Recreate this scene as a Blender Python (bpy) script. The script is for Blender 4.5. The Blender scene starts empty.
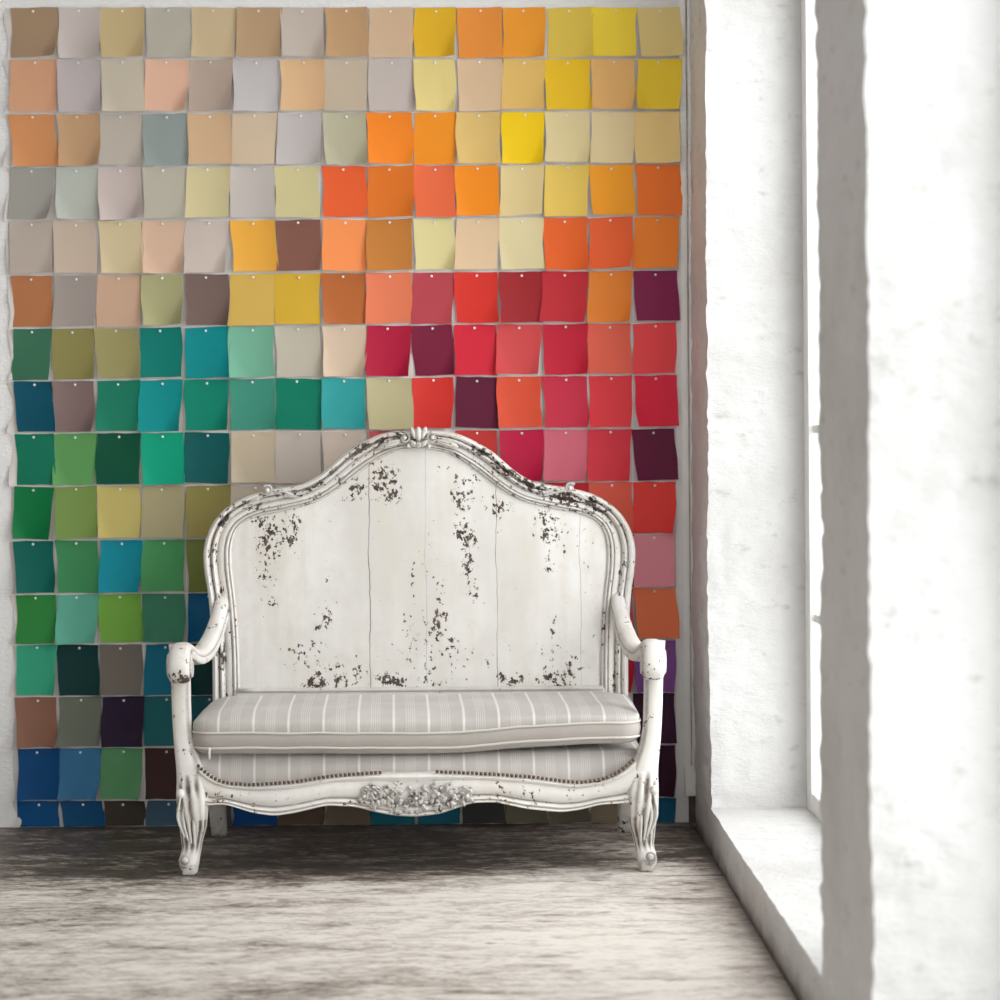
import bpy, math, random
from mathutils import Vector, Matrix, noise as mnoise
import numpy as np

C = bpy.context.scene
COL = C.collection
PI = math.pi

# ------------------------------------------------------------------ camera
CAM_H = 1.2            # lens height (m)
FPX = 2390.0           # focal length in pixels of the 1000 px frame
PU, PV = 465.0, 440.0  # principal point in the frame (shift lens)
ROLL = 0.0075
cam_d = bpy.data.cameras.new('camera')
cam = bpy.data.objects.new('camera', cam_d); COL.objects.link(cam)
cam_d.sensor_width = 36.0; cam_d.sensor_fit = 'HORIZONTAL'
cam_d.lens = FPX / 1000.0 * 36.0
cam_d.shift_x = (500 - PU) / 1000.0
cam_d.shift_y = -(500 - PV) / 1000.0
cam_d.clip_start = 0.05
cam_d.dof.use_dof = True; cam_d.dof.focus_distance = 6.85; cam_d.dof.aperture_fstop = 3.0
cam.matrix_world = Matrix.Translation((0, 0, CAM_H)) @ Matrix.Rotation(PI / 2, 4, 'X') @ Matrix.Rotation(-ROLL, 4, 'Z')
C.camera = cam

# ------------------------------------------------------------------ sky, daylight, exposure
world = bpy.data.worlds.new('overcast_sky'); C.world = world; world.use_nodes = True
wb = world.node_tree.nodes['Background']
wb.inputs['Color'].default_value = (0.96, 0.98, 1.0, 1); wb.inputs['Strength'].default_value = 4.3
sun_d = bpy.data.lights.new('hazy_sun', 'SUN'); sun_d.energy = 1.9; sun_d.angle = math.radians(55); sun_d.color = (1.0, .99, .985)
sun = bpy.data.objects.new('hazy_sun', sun_d); COL.objects.link(sun)
sun.rotation_euler = Vector((.72, -.50, .48)).to_track_quat('Z', 'Y').to_euler()
C.view_settings.view_transform = 'Standard'; C.view_settings.look = 'None'
C.view_settings.gamma = 1.0; C.view_settings.use_curve_mapping = False
C.view_settings.exposure = -0.09
C.cycles.max_bounces = 14; C.cycles.diffuse_bounces = 8; C.cycles.transparent_max_bounces = 12
C.cycles.caustics_reflective = False; C.cycles.caustics_refractive = False
C.cycles.sample_clamp_indirect = 8.0

WALL_Y = 7.47; WALL_X = 0.709; GLASS_X = 1.022; OUT_X = 1.085
ROOM_L = -4.2; ROOM_R0 = -1.8; CEIL = 3.35
SILL_Z = 0.118; HEAD_Z = 2.95
WINS = [(4.79, 6.99), (2.0, 4.20), (-0.86, 1.41)]
REAR = [(-3.6, -2.2), (-1.2, 0.5)]; REAR_FILL_Z = (.55, 3.05)   # unseen tall windows added behind the lens for fill light
for i, (a, b) in enumerate(WINS):       # daylight portals filling each window opening
    ld = bpy.data.lights.new('window_daylight', 'AREA'); ld.shape = 'RECTANGLE'
    ld.size = HEAD_Z - SILL_Z; ld.size_y = b - a
    ld.cycles.is_portal = True
    lo = bpy.data.objects.new('window_daylight', ld); COL.objects.link(lo)
    lo.location = (OUT_X + 0.03, (a + b) / 2, (SILL_Z + HEAD_Z) / 2); lo.rotation_euler = (0, PI / 2, 0)

for a, b in REAR:  # portals for the added fill windows behind the lens
    ld = bpy.data.lights.new('window_daylight', 'AREA'); ld.shape = 'RECTANGLE'
    ld.size = b - a; ld.size_y = REAR_FILL_Z[1] - REAR_FILL_Z[0]
    ld.cycles.is_portal = True
    lo = bpy.data.objects.new('window_daylight', ld); COL.objects.link(lo)
    lo.location = ((a + b) / 2, ROOM_R0 - .23, sum(REAR_FILL_Z) / 2); lo.rotation_euler = (PI / 2, 0, 0)

# ------------------------------------------------------------------ helpers
def derot(px, py):
    u, v = px - PU, py - PV
    return u - ROLL * v, v + ROLL * u
def on(px, py, Y):
    """point at depth Y that the lens sees at (px, py), as (x, z)"""
    u, v = derot(px, py)
    return u * Y / FPX, CAM_H - v * Y / FPX
def lin(c):
    return tuple(((x / 255) / 12.92 if x / 255 <= 0.04045 else ((x / 255 + 0.055) / 1.055) ** 2.4) for x in c)
def catmull(P, n):
    """n points along a Catmull-Rom curve through P (tuples of any size)"""
    P = [np.array(p, float) for p in P]
    P = [2 * P[0] - P[1]] + P + [2 * P[-1] - P[-2]]
    out = []; m = len(P) - 3
    for k in range(n):
        s = k / (n - 1) * m; i = min(int(s), m - 1); t = s - i
        a, b, c, d = P[i:i + 4]
        out.append(0.5 * (2 * b + (c - a) * t + (2 * a - 5 * b + 4 * c - d) * t * t + (3 * b - a - 3 * c + d) * t ** 3))
    return out
def nz(x, y, z): return mnoise.noise(Vector((x, y, z)))
def sstep(a, b, x):
    t = max(0.0, min(1.0, (x - a) / (b - a))); return t * t * (3 - 2 * t)

class MB:
    def __init__(s): s.v = []; s.f = []; s.m = []; s.w = []; s.d = []
    def vert(s, p, w=0.0, d=0.0):
        s.v.append(tuple(p)); s.w.append(w); s.d.append(d); return len(s.v) - 1
    def face(s, ids, m=0): s.f.append(tuple(ids)); s.m.append(m)
    def grid(s, rows, wu=False, wv=False, m=0, flip=False):
        """rows of (p, wear, dirt); wu closes along a row, wv closes the rows"""
        idx = [[s.vert(*q) for q in r] for r in rows]
        nr, nc = len(idx), len(idx[0])
        for i in range(nr if wv else nr - 1):
            for j in range(nc if wu else nc - 1):
                a, b = idx[i][j], idx[i][(j + 1) % nc]
                c, d = idx[(i + 1) % nr][(j + 1) % nc], idx[(i + 1) % nr][j]
                s.face((d, c, b, a) if flip else (a, b, c, d), m)
        return idx
    def cap(s, ring, flip=False, m=0): s.face(tuple(reversed(ring)) if flip else tuple(ring), m)
    def box(s, lo, hi, m=0, w=0.0, d=0.0, bev=0.0):
        (x0, y0, z0), (x1, y1, z1) = lo, hi
        b = bev
        if b <= 0:
            i = [s.vert(p, w, d) for p in ((x0, y0, z0), (x1, y0, z0), (x1, y1, z0), (x0, y1, z0), (x0, y0, z1), (x1, y0, z1), (x1, y1, z1), (x0, y1, z1))]
            for q in ((0, 3, 2, 1), (4, 5, 6, 7), (0, 1, 5, 4), (1, 2, 6, 5), (2, 3, 7, 6), (3, 0, 4, 7)): s.face([i[k] for k in q], m)
            return
        def ring(z, e):
            pts = []
            for cx, cy, a0 in ((x1 - b, y1 - b, 0), (x0 + b, y1 - b, PI / 2), (x0 + b, y0 + b, PI), (x1 - b, y0 + b, 1.5 * PI)):
                for k in range(4):
                    a = a0 + k * PI / 6; r = b - e
                    pts.append(((cx + r * math.cos(a), cy + r * math.sin(a), z), w, d))
            return pts
        R = [ring(z0, b * .9), ring(z0 + b * .3, b * .3), ring(z0 + b, 0), ring(z1 - b, 0), ring(z1 - b * .3, b * .3), ring(z1, b * .9)]
        id_ = s.grid(R, wu=True, m=m)
        s.cap(id_[0], flip=True, m=m); s.cap(id_[-1], m=m)
    def ball(s, c, r, nu=10, nv=7, w=0.0, d=0.0, m=0, rot=None):
        rx, ry, rz = r if hasattr(r, '__len__') else (r, r, r)
        rows = []
        for i in range(nv + 1):
            th = PI * (0.02 + 0.96 * i / nv); row = []
            for j in range(nu):
                ph = 2 * PI * j / nu
                p = Vector((rx * math.sin(th) * math.cos(ph), ry * math.sin(th) * math.sin(ph), -rz * math.cos(th)))
                if rot is not None: p = rot @ p
                row.append((Vector(c) + p, w, d))
            rows.append(row)
        id_ = s.grid(rows, wu=True, m=m)
        s.cap(id_[0], flip=True, m=m); s.cap(id_[-1], m=m)
    def tube(s, pts, r, n=8, w=0.0, d=0.0, m=0, closed=False):
        """round tube along pts; r a number or one per point"""
        pts = [Vector(p) for p in pts]; N = len(pts); rows = []; prev = None
        for i, p in enumerate(pts):
            if closed: t = pts[(i + 1) % N] - pts[i - 1]
            else: t = pts[min(i + 1, N - 1)] - pts[max(i - 1, 0)]
            t.normalize()
            if prev is None:
                prev = t.orthogonal().normalized()
            a = (prev - t * prev.dot(t)).normalized(); prev = a; b = t.cross(a)
            rr = r[i] if hasattr(r, '__len__') else r
            rows.append([(p + (a * math.cos(2 * PI * k / n) + b * math.sin(2 * PI * k / n)) * rr, w, d) for k in range(n)])
        id_ = s.grid(rows, wu=True, wv=closed, m=m)
        if not closed: s.cap(id_[0], flip=True, m=m); s.cap(id_[-1], m=m)
    def build(s, name, mats, parent=None, smooth=True, loc=None, angle=None):
        me = bpy.data.meshes.new(name); me.from_pydata(s.v, [], s.f)
        mats = mats if isinstance(mats, (list, tuple)) else [mats]
        for q in mats: me.materials.append(q)
        me.polygons.foreach_set('material_index', s.m)
        me.polygons.foreach_set('use_smooth', [smooth] * len(s.f))
        if any(s.w) or any(s.d):
            for nm, arr in (('wear', s.w), ('dirt', s.d)):
                at = me.attributes.new(nm, 'FLOAT', 'POINT'); at.data.foreach_set('value', arr)
        me.update()
        if smooth and angle: me.set_sharp_from_angle(angle=math.radians(angle))
        o = bpy.data.objects.new(name, me); COL.objects.link(o)
        if parent: o.parent = parent
        if loc: o.location = loc
        return o
def tag(o, label=None, cat=None, group=None, kind=None):
    if label: o['label'] = label
    if cat: o['category'] = cat
    if group: o['group'] = group
    if kind: o['kind'] = kind
    return o

# ------------------------------------------------------------------ materials
class NT:
    def __init__(s, name, rough=0.6, spec=0.3):
        s.mat = bpy.data.materials.new(name); s.mat.use_nodes = True
        s.t = s.mat.node_tree; s.b = s.t.nodes['Principled BSDF']
        s.b.inputs['Roughness'].default_value = rough
        s.b.inputs['Specular IOR Level'].default_value = spec
        s._co = None
    def new(s, ty, **k):
        n = s.t.nodes.new(ty)
        for a, v in k.items(): setattr(n, a, v)
        return n
    def put(s, sock, v):
        if isinstance(v, bpy.types.NodeSocket): s.t.links.new(v, sock)
        else: sock.default_value = v if not (isinstance(v, tuple) and len(v) == 3 and sock.type == 'RGBA') else (*v, 1)
    def co(s, scale=(1, 1, 1), loc=(0, 0, 0)):
        if s._co is None: s._co = s.new('ShaderNodeTexCoord')
        mp = s.new('ShaderNodeMapping'); mp.inputs['Scale'].default_value = scale; mp.inputs['Location'].default_value = loc
        s.t.links.new(s._co.outputs['Object'], mp.inputs['Vector']); return mp.outputs[0]
    def noise(s, scale, detail=4, rough=.55, stretch=(1, 1, 1), loc=(0, 0, 0), dist=0.0):
        n = s.new('ShaderNodeTexNoise'); n.inputs['Scale'].default_value = scale; n.inputs['Detail'].default_value = detail
        n.inputs['Roughness'].default_value = rough; n.inputs['Distortion'].default_value = dist
        s.t.links.new(s.co(stretch, loc), n.inputs['Vector']); return n.outputs['Fac']
    def math(s, op, a, b=0.0, c=0.0):
        n = s.new('ShaderNodeMath', operation=op)
        for k, v in enumerate((a, b, c)): s.put(n.inputs[k], v)
        return n.outputs[0]
    def remap(s, v, a, b, c=0.0, d=1.0):
        n = s.new('ShaderNodeMapRange'); n.clamp = True
        for k, q in enumerate((v, a, b, c, d)): s.put(n.inputs[k], q)
        return n.outputs[0]
    def mix(s, f, a, b):
        n = s.new('ShaderNodeMix', data_type='RGBA')
        s.put(n.inputs[0], f); s.put(n.inputs[6], a); s.put(n.inputs[7], b); return n.outputs[2]
    def attr(s, nm):
        return s.new('ShaderNodeAttribute', attribute_name=nm).outputs['Fac']
    def bump(s, h, strength=.3, dist=.01):
        n = s.new('ShaderNodeBump'); n.inputs['Strength'].default_value = strength; n.inputs['Distance'].default_value = dist
        s.put(n.inputs['Height'], h); s.t.links.new(n.outputs[0], s.b.inputs['Normal'])
    def color(s, c): s.put(s.b.inputs['Base Color'], c); return s
    def sep(s):
        n = s.new('ShaderNodeSeparateXYZ'); s.t.links.new(s.co(), n.inputs[0]); return n.outputs

def plain(name, c, rough=.6, spec=.3, metal=0.0):
    m = NT(name, rough, spec); m.color(tuple(c)); m.b.inputs['Metallic'].default_value = metal; return m.mat

def chipped_paint(name, cracks=()):
    m = NT(name, .55, .3)
    wear, dirt = m.attr('wear'), m.attr('dirt')
    big = m.noise(3.0, 4, .6, (1, 1, .35)); mid = m.noise(14, 5, .65)
    base = m.mix(m.remap(big, .38, .66), (.75, .73, .708), (.60, .575, .545))
    base = m.mix(m.remap(mid, .45, .75, 0, .5), base, (.56, .525, .475))
    base = m.mix(m.remap(m.noise(7, 4, .6, (1.6, 1, .22), (0, 0, 3)), .50, .68, 0, .55), base, (.60, .545, .47))
    n1 = m.noise(150, 4, .6); n2 = m.noise(80, 3, .55, (1, 1, .75), (3.1, 0, 1.7)); n3 = m.noise(24, 2, .5, (1, 1, .7), (8, 2, 0))
    val = m.math('ADD', m.math('MULTIPLY', n1, .30), m.math('ADD', m.math('MULTIPLY', n2, .55), m.math('MULTIPLY', n3, .15)))
    thr = m.math('SUBTRACT', .71, m.math('MULTIPLY', wear, .205))
    chip = m.remap(m.math('SUBTRACT', val, thr), 0.0, .012)
    hole = m.mix(m.remap(m.noise(60, 3), .4, .65), (.040, .030, .028), (.11, .075, .058))
    # halo of thinned paint round the chips
    halo = m.remap(m.math('SUBTRACT', val, thr), -.045, 0.0, 0, .35)
    c = m.mix(halo, base, (.50, .44, .38))
    dl = m.math('MULTIPLY', dirt, m.remap(m.noise(30, 4, .7), .3, .6, .55, 1.0))
    c = m.mix(dl, c, (.115, .082, .065))
    c = m.mix(chip, c, hole)
    if cracks:
        X = m.sep()[0]; wob = m.math('MULTIPLY', m.math('SUBTRACT', m.noise(4, 4, .6, (0, 0, 1)), .5), .035)
        xx = m.math('ADD', X, wob); tot = None
        for x0, wd in cracks:
            k = m.remap(m.math('ABSOLUTE', m.math('SUBTRACT', xx, x0)), wd * .35, wd, 1, 0)
            tot = k if tot is None else m.math('MAXIMUM', tot, k)
        tot = m.math('MULTIPLY', tot, m.remap(m.noise(4, 3, .6, (1, 1, 1), (0, 0, 5)), .35, .55, .25, .85))
        c = m.mix(tot, c, (.12, .08, .06))
    m.color(c)
    m.bump(m.math('SUBTRACT', m.math('MULTIPLY', mid, .25), chip), .35, .002)
    return m.mat

def fabric(name):
    m = NT(name, .8, .2)
    X = m.math('ADD', m.sep()[0], 0.02)
    Y = m.sep()[1]
    X = m.math('ADD', X, m.math('MULTIPLY', Y, .03))
    ph = m.math('FRACT', m.math('DIVIDE', X, .0975))
    wide = m.remap(m.math('ABSOLUTE', m.math('SUBTRACT', ph, .5)), .028, .042, 1, 0)
    fine = None
    for c0 in (.86, .92, .98, .04, .10):
        q = m.remap(m.math('ABSOLUTE', m.math('SUBTRACT', ph, c0)), .006, .014, 1, 0)
        fine = q if fine is None else m.math('MAXIMUM', fine, q)
    st = m.math('MULTIPLY', m.math('MAXIMUM', wide, m.math('MULTIPLY', fine, .55)), m.math('SUBTRACT', 1.0, m.attr('dirt')))
    blot = m.noise(6, 4, .6)
    base = m.mix(m.remap(blot, .35, .7), (.47, .437, .413), (.37, .34, .315))
    weave = m.noise(900, 2, .5, (1, 1, .3))
    base = m.mix(m.remap(weave, .35, .65, 0, .3), base, (.62, .60, .57))
    c = m.mix(m.math('MULTIPLY', st, .8), base, (.72, .70, .68))
    c = m.mix(m.math('MULTIPLY', m.attr('dirt'), .6), c, (.33, .295, .265))  # plain boxing cloth, darker in itself, with shade painted in
    c = m.mix(m.math('MULTIPLY', m.attr('wear'), .7), c, (.22, .18, .15))  # on this cloth the attribute carries painted shade
    m.color(c); m.bump(m.math('ADD', m.math('MULTIPLY', weave, .3), blot), .25, .002)
    m.b.inputs['Sheen Weight'].default_value = .15
    return m.mat

def plaster(name, white=(.645, .633, .627), grime=(.40, .385, .365), amount=.85):
    m = NT(name, .8, .15)
    a = m.noise(2.2, 5, .65); b = m.noise(13, 6, .7, (1, 1, 1.8)); f = m.noise(55, 5, .65, (1, 1, 2.2))
    c = m.mix(m.remap(a, .45, .75, 0, amount), white, tuple(.5 * (x + y) for x, y in zip(white, grime)))
    c = m.mix(m.math('MULTIPLY', m.remap(b, .58, .74), amount), c, grime)
    c = m.mix(m.math('MULTIPLY', m.attr('dirt'), m.remap(m.noise(9, 4, .7), .3, .6, .3, 1)), c, (.24, .20, .165))
    m.color(c); m.bump(m.math('ADD', m.math('MULTIPLY', f, .5), b), .45, .015)
    return m.mat

def floorboards(name):
    m = NT(name, .5, .35)
    worn, dirt = m.attr('wear'), m.attr('dirt')
    g1 = m.noise(4.5, 8, .70, (.75, 1.5, 1), dist=.6); g2 = m.noise(12, 8, .75, (.75, 1.6, 1), (2, 0, 0), .5)
    g3 = m.noise(50, 6, .75, (.6, 1.5, 1)); blob = m.noise(5.0, 5, .65, (.7, 1.5, 1), (7, 3, 0), .6)
    fine = m.noise(150, 4, .65, (.22, 1.2, 1)); lng = m.noise(3.2, 5, .6, (.12, 3.4, 1), (0, 5, 0))
    v = m.math('ADD', m.math('MULTIPLY', g1, .27), m.math('MULTIPLY', g2, .33))
    v = m.math('ADD', v, m.math('MULTIPLY', g3, .28)); v = m.math('ADD', v, m.math('MULTIPLY', lng, .12))
    v = m.math('ADD', m.math('MULTIPLY', m.math('SUBTRACT', v, .5), 2.8), .50)
    v = m.math('ADD', v, m.math('MULTIPLY', m.math('SUBTRACT', worn, .45), .42))
    rp = m.new('ShaderNodeValToRGB'); cr = rp.color_ramp
    cr.elements[0].position = .30; cr.elements[0].color = (.070, .053, .041, 1)
    cr.elements[1].position = .80; cr.elements[1].color = (.73, .685, .63, 1)
    for p, col in ((.41, (.14, .113, .095)), (.50, (.31, .27, .235)), (.62, (.53, .48, .43))):
        e = cr.elements.new(p); e.color = (*col, 1)
    m.put(rp.inputs[0], v); c = rp.outputs[0]
    c = m.mix(m.remap(fine, .55, .75, 0, .35), c, (.20, .165, .14))
    c = m.mix(m.remap(blob, .60, .70, 0, .6), c, (.11, .085, .07))
    c = m.mix(m.remap(m.noise(16, 5, .7, (.45, 1.2, 1), (1, 9, 0)), .62, .69, 0, .75), c, (.10, .078, .065))
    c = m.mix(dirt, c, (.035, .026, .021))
    m.color(c)
    m.put(m.b.inputs['Roughness'], m.remap(g1, .3, .7, .38, .6))
    m.bump(m.math('ADD', g2, m.math('MULTIPLY', fine, .6)), .3, .004)
    return m.mat

M = {}
M['paint'] = chipped_paint('chipped_white_paint')
M['panel'] = chipped_paint('chipped_white_panel', ((-.155, .0022), (.228, .0015), (.015, .0007), (.48, .0008)))
M['fabric'] = fabric('striped_linen')
M['piping'] = plain('cream_piping', (.54, .515, .48), .8, .2)
M['seam'] = plain('zip_metal', (.7, .68, .64), .4, .5, .6)
M['nail'] = plain('dark_brass', (.13, .085, .055), .38, .5, .7)
M['plaster'] = plaster('whitewashed_masonry')
M['whitewall'] = plaster('white_wall', (.80, .79, .785), (.66, .645, .625), .3)
M['darkwall'] = plaster('bare_brick_wall', (.58, .55, .53), (.40, .37, .35), .5)
M['trimwood'] = plaster('painted_trim', (.86, .85, .83), (.60, .57, .53), .5)
M['floor'] = floorboards('worn_boards')
M['winpaint'] = plain('window_white_paint', (.80, .79, .77), .45, .4)
M['paperwhite'] = plain('white_paper', (.82, .81, .79), .7, .2)
M['greypaper'] = plain('greige_paper', (.60, .56, .53), .75, .15)
M['pin'] = plain('steel_pin', (.82, .82, .82), .3, .5, .25)
def glass(name):
    mt = bpy.data.materials.new(name); mt.use_nodes = True; t = mt.node_tree; t.nodes.clear()
    o = t.nodes.new('ShaderNodeOutputMaterial'); mx = t.nodes.new('ShaderNodeMixShader')
    tr = t.nodes.new('ShaderNodeBsdfTransparent'); gl = t.nodes.new('ShaderNodeBsdfGlossy'); fr = t.nodes.new('ShaderNodeFresnel')
    tr.inputs[0].default_value = (.97, .98, .975, 1); gl.inputs['Roughness'].default_value = .02; fr.inputs[0].default_value = 1.45
    geo = t.nodes.new('ShaderNodeNewGeometry'); sw = t.nodes.new('ShaderNodeMath'); sw.operation = 'MULTIPLY_ADD'   # reflect at the outer face only
    t.links.new(geo.outputs['Backfacing'], sw.inputs[0]); sw.inputs[1].default_value = -1.0; sw.inputs[2].default_value = 1.0
    ml = t.nodes.new('ShaderNodeMath'); ml.operation = 'MULTIPLY'; t.links.new(fr.outputs[0], ml.inputs[0]); t.links.new(sw.outputs[0], ml.inputs[1])
    t.links.new(ml.outputs[0], mx.inputs[0]); t.links.new(tr.outputs[0], mx.inputs[1]); t.links.new(gl.outputs[0], mx.inputs[2])
    t.links.new(mx.outputs[0], o.inputs[0]); return mt
M['glass'] = glass('window_glass')

# ------------------------------------------------------------------ the room
# floor: boards run along x; dirt in the seams and beside the window wall, paler where people walk
SEAMS = [7.30, 7.06, 6.82, 6.56, 6.27, 5.95, 5.62, 5.31, 5.0, 4.68, 4.36, 4.04]
seam_w = {6.56: 1.0, 5.31: 1.0}; seam_x = {6.56: .50, 5.31: .33}
def build_floor():
    b = MB()
    ys = [ROOM_R0, 0.0, 2.0, 3.4] + list(np.arange(3.8, WALL_Y, .03))
    for s_ in SEAMS: ys += [s_ - .018, s_ - .009, s_, s_ + .009, s_ + .018]
    ys = sorted(set([round(float(y), 4) for y in ys] + [WALL_Y]))
    xs = [ROOM_L, -3, -2.2] + list(np.arange(-1.75, WALL_X + .02, .035))
    rows = []
    for y in ys:
        row = []
        for x in xs:
            x = float(x)
            sd = min(abs(y - s_) for s_ in SEAMS); sn = min(SEAMS, key=lambda q: abs(y - q))
            strength = seam_w.get(sn, .22) * (sstep(seam_x[sn] - .12, seam_x[sn] + .1, x) if sn in seam_w else 1) * (.6 + .6 * nz(x * 2, y, 3))
            seam = max(0.0, 1 - sd / (.017 if sn == 5.31 else .013 if sn in seam_w else .007)) * strength
            # walked-on pale zone, dark unswept boards along the back wall
            w = sstep(6.72, 6.35, y + .10 * nz(x * 1.7, y * 3, 0) - .16 * sstep(-.2, .5, x))
            w = .20 + .20 * sstep(.1, .5, x) + (.64 - .12 * sstep(.1, .5, x)) * w
            w += .18 * nz(x * 1.3 + 5, y * 1.6, 1) + .24 * sstep(-1.3, .4, x) * w - .06
            w -= .42 * sstep(5.45, 4.85, y + .12 * nz(x * 2, y * 2, 8)) * sstep(.5, -.8, x)
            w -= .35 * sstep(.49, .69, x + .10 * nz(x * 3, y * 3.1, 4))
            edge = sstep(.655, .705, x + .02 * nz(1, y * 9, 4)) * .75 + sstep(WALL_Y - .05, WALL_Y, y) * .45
            row.append(((x, y, -.003 * max(0, 1 - sd / .006) * strength), w, min(1, seam + edge)))
        rows.append(row)
    b.grid(rows)
    x0, x1, y0, y1 = ROOM_L, WALL_X + .02, ROOM_R0, WALL_Y
    i = [b.vert(p) for p in ((x0, y0, -.12), (x1, y0, -.12), (x1, y1, -.12), (x0, y1, -.12))]
    b.face((i[3], i[2], i[1], i[0]))
    tag(b.build('floor', M['floor']), kind='structure')
build_floor()

def slab(name, lo, hi, mat):
    b = MB(); b.box(lo, hi); return tag(b.build(name, mat, smooth=False), kind='structure')
slab('wall_back', (ROOM_L, WALL_Y, -.12), (OUT_X, WALL_Y + .2, CEIL), M['whitewall'])
slab('wall_left', (ROOM_L - .2, ROOM_R0, -.12), (ROOM_L, WALL_Y + .2, CEIL), M['darkwall'])
b = MB(); xs_ = [ROOM_L - .2] + [q for w_ in REAR for q in w_] + [OUT_X]
for k in range(0, len(xs_), 2): b.box((xs_[k], ROOM_R0 - .2, -.12), (xs_[k + 1], ROOM_R0, CEIL))
for a, c_ in REAR:
    b.box((a, ROOM_R0 - .2, -.12), (c_, ROOM_R0, REAR_FILL_Z[0])); b.box((a, ROOM_R0 - .2, REAR_FILL_Z[1]), (c_, ROOM_R0, CEIL))
tag(b.build('wall_rear', M['darkwall'], smooth=False), kind='structure')
for k, (a, c_) in enumerate(REAR):  # frames and panes of the added fill windows, out of view
    b = MB(); y0, y1 = ROOM_R0 - .14, ROOM_R0 - .08
    for q in (a, (a + c_) / 2 - .025, c_ - .05): b.box((q, y0, REAR_FILL_Z[0]), (q + .05, y1, REAR_FILL_Z[1]))
    for q in (REAR_FILL_Z[0], 1.8, REAR_FILL_Z[1] - .05): b.box((a, y0 + .005, q), (c_, y1 - .005, q + .05))
    w = tag(b.build('window_%d' % (k + 4), M['winpaint'], smooth=False), kind='structure')
    b = MB(); b.box((a + .02, ROOM_R0 - .112, REAR_FILL_Z[0] + .02), (c_ - .02, ROOM_R0 - .107, REAR_FILL_Z[1] - .02)); b.build('pane', M['glass'], w, smooth=False)
slab('ceiling', (ROOM_L - .2, ROOM_R0 - .2, CEIL), (OUT_X, WALL_Y + .2, CEIL + .2), M['whitewall'])

# window wall: painted brick piers with uneven edges, a low sill wall, a head beam
def rough(p, c, amp=1.0):
    """push a point of the masonry: soft brick courses, lumps and chipped arrises"""
    x, y, z = p
    course = .5 + .5 * math.cos(2 * PI * (z / .078 + .25 * nz(x * 2, y * 2, z * .7)))
    g = .0075 * (course ** 5) * max(0, nz(x * 5 + 9, y * 5, z * 3) + .12)
    n = Vector((nz(x * 7, y * 7, z * 9), nz(x * 7 + 31, y * 7, z * 9), nz(x * 7, y * 7 + 17, z * 9))) * .0040
    n += Vector((nz(x * 26, y * 26, z * 30), nz(x * 26 + 5, y * 26, z * 30), nz(x * 26, y * 26 + 8, z * 30))) * .0045
    n += Vector((nz(x * 60, y * 60, z * 60), nz(x * 60 + 5, y * 60, z * 60), 0)) * .0022
    n += Vector((nz(x * 2, y * 2, z * 1.6), nz(x * 2 + 3, y * 2, z * 1.6), 0)) * .006
    dx = (1 if c[0] > x else -1); dy = (1 if c[1] > y else -1)
    return Vector((x + (n.x + dx * g) * amp, y + (n.y + dy * g) * amp, z + n.z * amp * .6))
def rough_block(b, lo, hi, step, dirtf=None, amp=1.0, skip=()):
    c = [(lo[k] + hi[k]) / 2 for k in range(3)]
    def lins(k):
        n = max(1, int(round((hi[k] - lo[k]) / step[k]))); return np.linspace(lo[k], hi[k], n + 1)
    A = [lins(k) for k in range(3)]
    for ax in range(3):
        u, v = (ax + 1) % 3, (ax + 2) % 3
        for side in (0, 1):
            if (ax, side) in skip: continue
            rows = []
            for q in A[v]:
                row = []
                for r in A[u]:
                    p = [0, 0, 0]; p[ax] = (lo, hi)[side][ax]; p[u] = float(r); p[v] = float(q)
                    row.append((rough(p, c, amp), 0.0, dirtf(*p) if dirtf else 0.0))
                rows.append(row)
            b.grid(rows, flip=(side == 0))
def wall_dirt(x, y, z):
    d = 0.0
    if x < WALL_X + .01: d = .55 * sstep(.05, .0, z + .03 * nz(y * 9, z * 9, 2)) + .25 * sstep(.12, .05, z)
    return min(1, d)
wb_ = MB()
PIERS = [(6.99, WALL_Y + .06), (4.20, 4.79), (1.41, 2.0), (ROOM_R0, -.86)]
for k, (a, b2) in enumerate(PIERS):
    st = (.016, .016, .014) if k < 2 else (.1, .1, .1)
    rough_block(wb_, (WALL_X, a, SILL_Z - .03), (OUT_X, b2, CEIL), st, wall_dirt, 1.0 if k < 2 else .6, skip={(0, 1), (2, 0), (2, 1)} | ({(1, 1)} if k == 0 else set()))
rough_block(wb_, (WALL_X, 3.9, -.12), (OUT_X, WALL_Y, SILL_Z), (.03, .02, .014), wall_dirt, .5, skip={(1, 1), (1, 0), (2, 0)})
wb_.box((WALL_X, ROOM_R0, -.12), (OUT_X, 3.9, SILL_Z))
wb_.box((WALL_X, ROOM_R0, HEAD_Z), (OUT_X, WALL_Y, CEIL))
tag(wb_.build('wall_right', M['plaster'], angle=60), kind='structure')

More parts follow.
